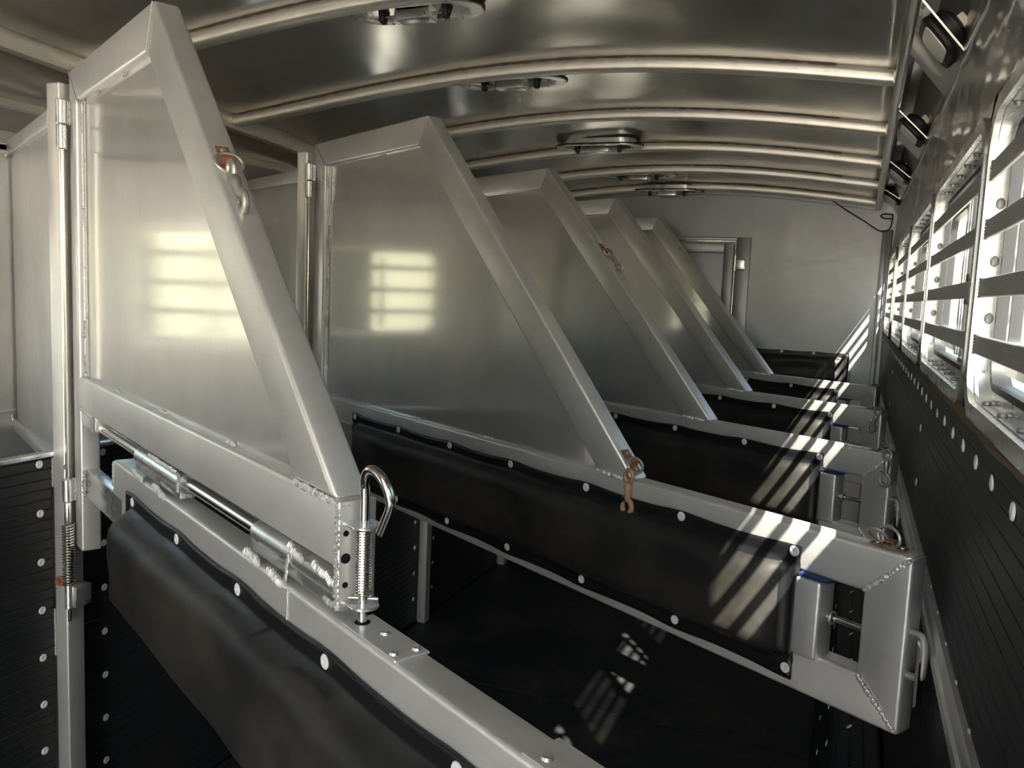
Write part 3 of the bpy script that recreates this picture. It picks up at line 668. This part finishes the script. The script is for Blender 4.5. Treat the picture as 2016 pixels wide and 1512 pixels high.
# ------------------------------------------------------------------ stall dividers
W45 = math.sqrt(.5)
def pad(par, s0, s1, z0, z1, wash, seed, bulge=.034, zw=None):
    zw = zw or (z1 - .009, z0 + .014)
    t = bpy.data.objects.new('pad', None)
    fl = .034; nS = 150; nZ = 34; bm = bmesh.new(); G = []
    for i in range(nS + 1):
        s = s0 + (s1 - s0) * i / nS; row = []
        # scallop: edge pulled toward washers
        dmin = min(abs(s - w_) for w_ in wash); sc = .0045 * (1 - math.exp(-(dmin / .06) ** 2))
        for j in range(nZ + 1):
            fz = j / nZ; z = z0 + sc + (z1 - z0 - 2 * sc) * fz
            dz = min(z1 - z, z - z0); ds = min(s1 - s, s - s0)
            a = max(0, min(1, (dz - fl * .95) / .042)); b = max(0, min(1, (ds - .03) / .06))
            top = 1 if (z1 - z) < (z - z0) else 0
            h = (1 - (1 - a) ** 2.6) ** .55 * (1 - (1 - b) ** 2) ** .5 if a > 0 and b > 0 else 0
            wr = noise.noise(V((s * 5 + seed, z * 16, seed))) * .006 + noise.noise(V((s * 2.3 + seed, z * 6 - s * 3, seed + 4))) * .009
            wr += .0035 * math.sin(14 * s + 30 * z + seed) * math.exp(-((ds - .1) / .08) ** 2)
            lift = .004 * noise.noise(V((s * 9, z * 20, seed + 9))) if (dz < fl and dmin > .04) else 0
            y = -.003 - bulge * h - wr * h - max(0, lift)
            if 0 < a < .12: y += .003 * (1 - a)
            row.append(bm.verts.new((s, y, z)))
        G.append(row)
    for i in range(nS):
        for j in range(nZ): bm.faces.new((G[i][j], G[i + 1][j], G[i + 1][j + 1], G[i][j + 1]))
    mb = MB(); mb.bm.free(); mb.bm = bm; o = mb.build('pad', M['vinyl'], par, angle=80)
    o.data.materials.append(M['binding'])
    for p_ in o.data.polygons:
        c_ = p_.center
        if min(z1 - c_.z, c_.z - z0) < fl or s1 - c_.x < .034: p_.material_index = 1
    md = o.modifiers.new('thickness', 'SOLIDIFY'); md.thickness = .003; md.offset = -1 if False else 0
    st = MB(); zz1 = z1 - fl; zz0 = z0 + fl; s = s0 + .04
    while s < s1 - .03:
        sc_ = .0045 * (1 - math.exp(-(min(abs(s - w_) for w_ in wash) / .06) ** 2))
        st.box((s, -.0062, zz1 - .0006 - sc_ * .8), (s + .0042, -.0045, zz1 + .0006 - sc_ * .8)); st.box((s, -.0062, zz0 - .0006), (s + .0042, -.0045, zz0 + .0006)); s += .0075
    z = zz0
    while z < zz1: st.box((s1 - .034, -.0062, z), (s1 - .0328, -.0045, z + .004)); z += .0075
    st.build('stitching', M['pale'], o, smooth=False)
    for w_ in wash:
        for zz in zw: washer(o, (w_, -.0045, zz), (0, -1, 0), .95)
    return o
def lug(mb, s, z, y=0, w=.016):  # ring of bead
    mb.weld((s, y, z - w / 2), (s, y, z + w / 2), .006)
def hinge_tabs(t, dy):
    """knuckles and tabs on the divider side; the pin axis sits at dy"""
    kx, ky = dy
    for za, zb in ((1.888, 1.943), (1.0, 1.056)):
        f = MB(); r = .012; f.lathe([(r * .85, 0), (r, .002), (r, zb - za - .002), (r * .85, zb - za)], (kx, ky, za), (0, 0, 1), 20)
        x1 = .014; f.box((kx, ky - .003, za + .002), (x1, ky + .004, zb - .002), .0015, 1)
        f.box((.002, min(ky - .003, -.004), za), (x1, .004, zb), .0015, 1)
        f.build('hinge_tab', M['bright'], t)
        f = MB(); f.weld((.016, -.002, za + .002), (.016, -.002, zb - .002), .007); f.build('weld_bead', M['weld'], t)
def latch(t, s_end, z=1.035):
    f = MB(); f.cyl((1.97, .022, z), (s_end - .07, .022, z), .0055, 12); f.build('latch_rod', M['steel'], t)
    f = MB(); f.tube([(1.984 + .0, .022 + .010 * math.cos(a), z + .010 * math.sin(a)) for a in [2 * PI * k / 14 for k in range(14)]], .0022, 6, closed=True); f.build('grommet', M['dullsteel'], t)
    f = MB(); pts = [(s_end - .004, .016, z + .025), (s_end + .014, .016, z + .024), (s_end + .021, .016, z + .012), (s_end + .022, .016, z - .03), (s_end + .016, .016, z - .042), (s_end - .004, .016, z - .044)]
    f.tube(sm_(pts, 4), .006, 10); f.build('latch_loop', M['dullsteel'], t)
    f = MB(); f.prism([(s_end + .014, z + .02), (s_end + .022, z + .008), (s_end + .023, z - .085), (s_end + .015, z - .09)], .006, .022, 'y', .002, 1); f.build('latch_plate', M['steel'], t)

def lower_frame(t, s0, zt, first):
    """padded lower frame; zt = top of the rail"""
    zb = zt - .2825; w_ = .074; E = 2.118; d = .045
    P = lambda n, poly, mat='tube', a=0, b=d, bev=.006: (lambda mb: (mb.prism(poly, a, b, 'y', bev), mb.build(n, M[mat], t))[1])(MB())
    P('top_rail', [(s0, zt), (E, zt), (E - w_, zt - w_), (s0, zt - w_)])
    P('end_stile', [(E, zt), (E, zb), (E - w_, zb + w_), (E - w_, zt - w_)])
    P('bottom_rail', [(s0 + (.0 if not first else .05), zb), (E, zb), (E - w_, zb + w_), (s0 + (.0 if not first else .05), zb + w_)])
    f = MB(); f.prism([(1.93, zt - w_ - .006), (1.978, zt - w_ - .006), (1.978, zb + w_ - .006), (1.93, zb + w_ - .006)], -.012, .035, 'y', .006); f.build('latch_post', M['bright'] if False else M['tube'], t)
    f = MB(); f.box((1.935, -.010, zt - w_ - .004), (1.99, .03, zt - w_ + .001)); f.build('blue_film', M['blue'], t, smooth=False)
    f = MB(); f.weld((E - .006, -.001, zt - .006), (E - w_ + .002, -.001, zt - w_ + .002), .009); f.build('weld_bead', M['weld'], t)
    f = MB(); f.weld((E - .006, -.001, zb + .006), (E - w_ + .002, -.001, zb + w_ - .002), .009); f.build('weld_bead', M['weld'], t)
    latch(t, E, zt - .143)

def divider(oy, ox, th, label, first=False, seed=0):
    t = thing('stall_divider', label, 'divider', (ox, oy, 0), th - PI / 2, None if first else None)
    P = lambda n, poly, mat='tube', a=0, b=.045, bev=.006: (lambda mb: (mb.prism(poly, a, b, 'y', bev), mb.build(n, M[mat], t))[1])(MB())
    zr = 1.309 if first else 1.178        # where diagonal lands
    sb = 1.384 if first else 1.54
    sa = sb - (2.012 - zr)                 # apex (45 degrees)
    c = .108                               # width along s+z
    zi = 1.936
    P('top_stile_rail', [(0, 2.012), (sa, 2.012), (sa - .04, zi), (.08, zi)])
    P('diagonal_rail', [(sa, 2.012), (sb, zr), (sb - c, zr), (sa - .04, zi)])
    zbot = .885 if first else .896
    P('hinge_stile', [(0, 2.012), (.08 if not first else .066, zi), (.08 if not first else .066, zbot), (0, zbot)])
    f = MB(); f.prism([(.07, zi + .004), (sa - .036, zi + .004), (sb - c + .006, zr - .01), (.07, zr - .01)], .016, .020, 'y'); sh = f.build('head_panel', M['sheet'], t, smooth=False)
    # small inner return lip of the tubes along the sheet
    f = MB(); f.box((.076, .010, zr), (.098, .016, zi), .002, 1); f.build('inner_stop', M['bright'], t)
    for (a, b) in (((.002, -.001, 2.010), (.079, -.001, zi + .001)), ((sa - .002, -.001, 2.008), (sa - .039, -.001, zi + .002))):
        f = MB(); f.weld(a, b, .0045); f.build('weld_bead', M['weld'], t)
    spots = [(.20, zi - .001), (.42, zi - .001)] + [(.35, zr), (.66, zr), (1.0, zr)]
    for s_, z_ in spots:
        f = MB(); f.weld((s_, .014, z_), (s_ + .035, .014, z_), .010 if z_ < 1.5 else .007); f.build('weld_bead', M['weld'], t)
    for z_ in (1.885, 1.68, 1.42, zr + .03):
        f = MB(); f.weld((.083, .011, z_ - .02), (.083, .011, z_ + .02), .010); f.build('weld_bead', M['weld'], t)
    weldo(t, ((sb - c, -.001, zr - .001), (sb - .004, -.001, zr - .003), .010))
    hx = math.cos(-(th - PI / 2)); 
    kk = Matrix.Rotation(-(th - PI / 2), 3, 'Z') @ (V((-1.726, oy0(oy) - .003, 0)) - V((ox, oy, 0)))
    hinge_tabs(t, (kk.x, kk.y))
    if not first:
        lower_frame(t, .0, zr, False)
        f = MB(); f.box((.08, .02, .965), (1.94, .024, 1.11)); f.build('side_sheet', M['sheet'], t, smooth=False)
        f = MB(); f.box((.08, .012, 1.098), (1.93, .02, 1.106), .001); f.build('inner_lip', M['bright'], t)
        w_ = [.336, .607, .875, 1.140, 1.407, 1.674, 1.921]
        pad(t, .318, 1.932, .913, 1.146, w_, seed, zw=(1.136, .931))
    return t
def oy0(oy):  # y of the post that carries this divider
    return min(PY, key=lambda q: abs(q - oy + .02))
TH = 1.0475
D2 = divider(2.4253, -1.7256, TH, 'second nearest aluminium stall divider, its black pad and rail crossed by the largest sun stripes', False, 2.0)
for k, (dth, lb) in enumerate(((.003, 'third aluminium stall divider from the camera, with a snap hook high on its slanted edge'),
                               (.004, 'fourth aluminium stall divider from the camera, its lower right end hung with a dangling hook'),
                               (.004, 'farthest and smallest aluminium stall divider, in front of the front wall door'))):
    d = copy_tree(D2); d.location = (-1.7256, 2.4253 + .95 * (k + 1), 0); d.rotation_euler = (0, 0, TH + dth - PI / 2); d['label'] = lb
    for q in kids(d):
        pass
# near divider -----------------------------------------------------------------
D1 = divider(1.4703, -1.7299, 1.0549, 'nearest and largest stall divider, with a hooked spring pin at its lower right corner', True, 0)
t = D1
def P1(n, poly, mat='tube', a=0, b=.045, bev=.006):
    mb = MB(); mb.prism(poly, a, b, 'y', bev); return mb.build(n, M[mat], t)
P1('middle_rail', [(.066, 1.309), (1.392, 1.309), (1.392, 1.230), (.066, 1.230)])
f = MB(); f.box((1.389, -.001, 1.185), (1.397, .046, 1.309), .001, 1)
f.build('end_plate', M['tube'], t)
for z_, r_ in ((1.272, .0035), (1.243, .006), (1.212, .0035)):
    hp = MB(); hp.lathe([(.0005, 0), (r_, 0), (r_, .0008), (.0005, .0008)], (1.3968, .008, z_), (1, 0, 0), 14); hp.build('plate_hole', M['dark'], t)
for a, b, w_ in (((1.393, -.001, 1.19), (1.393, -.001, 1.305), .009), ((1.394, .002, 1.305), (1.394, .043, 1.307), .008), ((1.36, .0, 1.186), (1.397, .0, 1.186), .009)):
    f = MB(); f.weld(a, b, w_); f.build('weld_bead', M['weld'], t)
# rod and sleeves
f = MB(); f.cyl((.19, .022, 1.203), (1.30, .022, 1.203), .0105, 20); f.build('hinge_rod', M['dullsteel'] if False else M['steel'], t)
f = MB(); f.box((.060, .004, 1.196), (.20, .040, 1.233), .004, 2); f.build('rod_socket', M['tube'], t)
weldo(t, ((.068, -.001, 1.236), (.19, .0, 1.229), .009), ((.2, -.0, 1.198), (.2, .002, 1.226), .007))
for s0_, s1_ in ((.52, .795), (1.118, 1.388)):
    f = MB(); f.cyl((s0_, .022, 1.201), (s1_, .022, 1.201), .0175, 24); f.box((s0_, .008, 1.176), (s1_, .036, 1.20), .003, 2); f.build('hinge_sleeve', M['bright'], t)
for a, b, w_ in (((.525, .002, 1.174), (.60, .0, 1.170), .012), ((.665, .002, 1.174), (.735, .0, 1.168), .013), ((.62, .006, 1.222), (.79, .004, 1.222), .009), ((.797, .004, 1.19), (.797, .006, 1.222), .008),
                 ((1.12, .0, 1.178), (1.165, -.001, 1.172), .014), ((1.19, .0, 1.172), (1.245, -.001, 1.168), .013), ((1.25, .0, 1.168), (1.25, .004, 1.21), .007), ((1.256, .002, 1.222), (1.30, .0, 1.216), .013), ((1.33, .0, 1.220), (1.387, .0, 1.212), .013)):
    f = MB(); f.weld(a, b, w_, step=.003); f.build('weld_bead', M['weld'], t)
ZT = 1.168
lower_frame(t, .376, ZT, True)
f = MB(); f.prism([(.43, ZT - .07), (.50, ZT - .07), (.50, .965), (.43, .965)], .003, .042, 'y', .004); f.build('lower_stile', M['tube'], t)
f = MB(); f.box((.055, .012, 1.018), (.435, .042, 1.086), .003, 2); f.build('connecting_bar', M['bright'], t)
f = MB(); f.weld((.068, .008, 1.02), (.068, .008, 1.084), .014); f.build('weld_bead', M['weld'], t)
f = MB(); f.weld((1.258, -.0005, ZT - .072), (1.258, -.0005, ZT - .002), .004); f.build('weld_bead', M['weld'], t)
for z_ in (ZT - .03, .93):
    f = MB(); f.weld((.377 if z_ > 1 else .427, .0, z_ - .025), (.377 if z_ > 1 else .427, .0, z_ + .025), .006); f.build('weld_bead', M['weld'], t)
f = MB(); f.box((.49, .02, .96), (1.94, .024, 1.10)); f.build('side_sheet', M['sheet'], t, smooth=False)
pad(t, .495, 1.932, .885, 1.130, [.548, .823, 1.101, 1.377, 1.646, 1.915], 5.0, bulge=.050, zw=(1.117, .905))
# spring pin latch
sp = bpy.data.objects.new('spring_latch', None); C.objects.link(sp); sp.parent = t; sp.location = (1.414, .022, 0)
f = MB(); R = .028
lp = [(0, 0, 1.155), (0, 0, 1.24), (0, 0, 1.318)] + [(R * (1 - math.cos(a)) , -.006 * math.sin(a), 1.322 + .030 * math.sin(a)) for a in [PI * k / 12 for k in range(1, 12)]] + [(.056, 0, 1.318), (.046, .0, 1.300), (.036, .0, 1.284)]
f.tube(sm_(lp, 3), .0056, 14); f.build('pin', M['steel'], sp)
f = MB(); spring(f, (0, 0, 1.203), (0, 0, 1.278), .0082, .0016, 24); f.build('spring', M['steel'], sp)
for z_, n_ in ((1.284, 0), (1.192, 1)):
    f = MB(); pts = [(-.022, -.018), (.004, -.018)] + [(.006 + .014 * math.cos(a), .016 * math.sin(a)) for a in [-PI / 2 + PI * k / 8 for k in range(9)]] + [(.004, .018), (-.022, .018)]
    f.prism(pts, z_ - .002, z_ + .002, 'z', .001, 1); f.build('ear', M['bright'], sp)
f = MB(); f.cyl((-.012, -.012, 1.199), (.010, .014, 1.199), .002, 8); f.build('roll_pin', M['dullsteel'], sp)
def rail_plate(s0_, s1_, holes, ring):
    f = MB(); f.box((s0_, .002, ZT), (s1_, .045, ZT + .003), .001, 1); p_ = f.build('strike_plate', M['tube'], t)
    for h_ in holes:
        f = MB(); f.lathe([(.001, 0), (.006, 0), (.005, .0025), (.0025, .003), (.001, .002)], (h_[0], h_[1], ZT + .003), (0, 0, 1), 14); f.build('rivet', M['bright'], p_)
    f = MB(); f.lathe([(.0005, 0), (.009, 0), (.009, .0006), (.0005, .0006)], (ring, .022, ZT + .003), (0, 0, 1), 18); f.build('plate_hole', M['dark'], p_)
rail_plate(1.398, 1.52, ((1.455, .028), (1.505, .010), (1.508, .036)), 1.414)
rail_plate(1.725, 1.86, ((1.745, .014), (1.84, .03)), 1.79)
f = MB(); f.tube([(1.79 + .011 * math.cos(a), .022 + .011 * math.sin(a), ZT + .005) for a in [2 * PI * k / 18 for k in range(18)]], .003, 8, closed=True); f.build('plate_collar', M['bright'], t)

# ------------------------------------------------------------------ tie clips (bracket, ring, snap)
M['rusthook'] = metal('rusty_cast_hook', (.42, .27, .16), .6, .08, grain=.5, dirt=(.25, .12, .06), dirtamt=.7, metallic=.35)
def tie_clip(label, Dv, s, z, y, along, hang=(0, 0, -1), hook=True, fy=-.026, lift=0, ringup=False, rusty=False):
    """Dv divider empty; s,z,y local origin on its tube; along = local direction of the strap"""
    Mx = Dv.matrix_basis if False else Matrix.Translation(Dv.location) @ Matrix.Rotation(Dv.rotation_euler.z, 4, 'Z')
    o = Mx @ V((s, y, z)); t = thing('tie_clip', label, 'clip', o, Dv.rotation_euler.z, 'snap clips on the dividers')
    A = V(along).normalized(); N = V((-A.z, 0, A.x));
    if N.z < 0: N = -N
    S_ = A.cross(N)
    def Q(a, n, s_): return A * a + N * n + S_ * s_
    f = MB(); bm = f.bm; prof = [(-.030, .0015), (-.012, .0015), (-.006, .010), (.006, .010), (.012, .0015), (.026, .0015)]; th_ = .002
    for (a0, n0), (a1, n1) in zip(prof, prof[1:]):
        vs = [bm.verts.new(Q(a, n + dn, s_)) for s_ in (-.010, .010) for a, n, dn in ((a0, n0, 0), (a1, n1, 0), (a1, n1, th_), (a0, n0, th_))]
        for q in ((0, 1, 2, 3), (4, 5, 6, 7), (0, 1, 5, 4), (1, 2, 6, 5), (2, 3, 7, 6), (3, 0, 4, 7)): bm.faces.new([vs[i] for i in q])
    f.build('strap', M['rust'], t)
    for a in (-.021, .019):
        f = MB(); f.lathe([(.001, 0), (.0045, 0), (.004, .0018), (.001, .0022)], Q(a, .0035, 0), N, 12); f.build('rivet', M['dullsteel'], t)
    # ring
    if ringup: rc = Q(-.004, .016, 0); pts = [rc + A * (.021 * math.cos(a)) + N * (.016 * math.sin(a)) + S_ * (.006 * math.cos(a)) for a in [2 * PI * k / 24 for k in range(24)]]
    else: rc = Q(.012, .007, 0); pts = [rc + A * (.016 * math.cos(a)) + S_ * (.020 * math.sin(a)) - N * (.004 * math.cos(a)) for a in [2 * PI * k / 24 for k in range(24)]]
    f = MB(); f.tube(pts, .0028, 8, closed=True); f.build('ring', M['dullsteel'], t)
    if ringup:
        f = MB(); c2 = Q(-.022, .014, .0); f.tube([c2 + A * (.016 * math.cos(a)) + N * (.013 * math.sin(a)) + S_ * (.012 * math.sin(a)) for a in [2 * PI * k / 24 for k in range(24)]], .0028, 8, closed=True); f.build('ring', M['dullsteel'], t)
    if hook:
        H = V(hang).normalized(); side = A - H * A.dot(H); side = side.normalized(); st = rc + A * .012 + V((0, fy, 0)) + N * lift
        mt = M['rusthook'] if rusty else M['dullsteel']
        f = MB(); f.tube([st + H * .010 + side * (.011 * math.cos(a)) + H * (.013 * math.sin(a)) for a in [2 * PI * k / 18 for k in range(18)]], .0046, 8, closed=True); f.build('swivel_eye', mt, t)
        b0 = st + H * .024
        f = MB(); f.tube([b0, b0 + H * .006, b0 + H * .020, b0 + H * .036], [.006, .0085, .007, .006], 12); f.build('shank', mt, t)
        c = b0 + H * .050
        f = MB(); n_ = 20; f.tube([c - H * (.015 * math.cos(a)) + side * (.0125 * math.sin(a)) for a in [.0 + (2 * PI - .9) * k / n_ for k in range(n_ + 1)]], [.0056] * (n_ - 2) + [.0048, .004, .003], 10); f.build('snap_hook', mt, t)
        f = MB(); f.cyl(b0 + H * .030 - side * .013, b0 + H * .032 - side * .001, .0024, 8); f.build('trigger', M['rust'], t)
    return t
dg = (W45, 0, -W45)
tie_clip('snap clip on a rust red bracket, high on the nearest divider slanted edge', D1, .970, 1.722, .0225, dg, hang=(.68, 0, -.73), fy=-.004, lift=.006)
tie_clip('rusty snap clip hanging at the foot of the second divider diagonal, over its pad', D2, 1.512, 1.208, .018, dg, rusty=True)
divs = [o for o in bpy.data.objects if o.name.startswith('stall_divider')]
dv = {round((o.location.y - 2.4253) / .95): o for o in divs if o is not D1}
tie_clip('tangled snap clip midway down the slanted edge of the third divider', dv[1], 1.015, 1.7045, .0225, dg, hang=(.69, 0, -.72), fy=-.002, lift=.008)
tie_clip('rust red bracket with two loose rings on the right end of the second divider rail', D2, 2.070, 1.178, .0225, (1, 0, 0), hook=False, ringup=True)
tie_clip('dark snap clip hanging over the welded right corner of the third divider', dv[1], 2.088, 1.178, .016, (1, 0, 0))
tie_clip('dark snap clip dangling down the right end of the fourth divider', dv[2], 2.090, 1.178, .010, (1, 0, 0), hang=(-.3, 0, -1))
tie_clip('tiny dark clip on the right end of the farthest divider', dv[3], 2.095, 1.178, .0225, (1, 0, 0), hook=False, ringup=False)

# ------------------------------------------------------------------ padded bar on the front wall
t = thing('chest_pad', 'black padded bar fixed across the front wall below the door', 'pad', (-1.52, YF - .03, 0))
o = pad(t, 0, 1.50, 1.045, 1.262, [.02 + .183 * k for k in range(9)], 11.0, bulge=.03, zw=(1.252, 1.06))
f = MB(); f.box((.0, .0, 1.05), (1.495, .026, 1.255), .004); f.build('backing_board', M['black'], t)
f = MB(); f.box((1.503, -.02, 1.02), (1.512, .02, 1.25), .002); f.build('end_strap', M['front'], t)
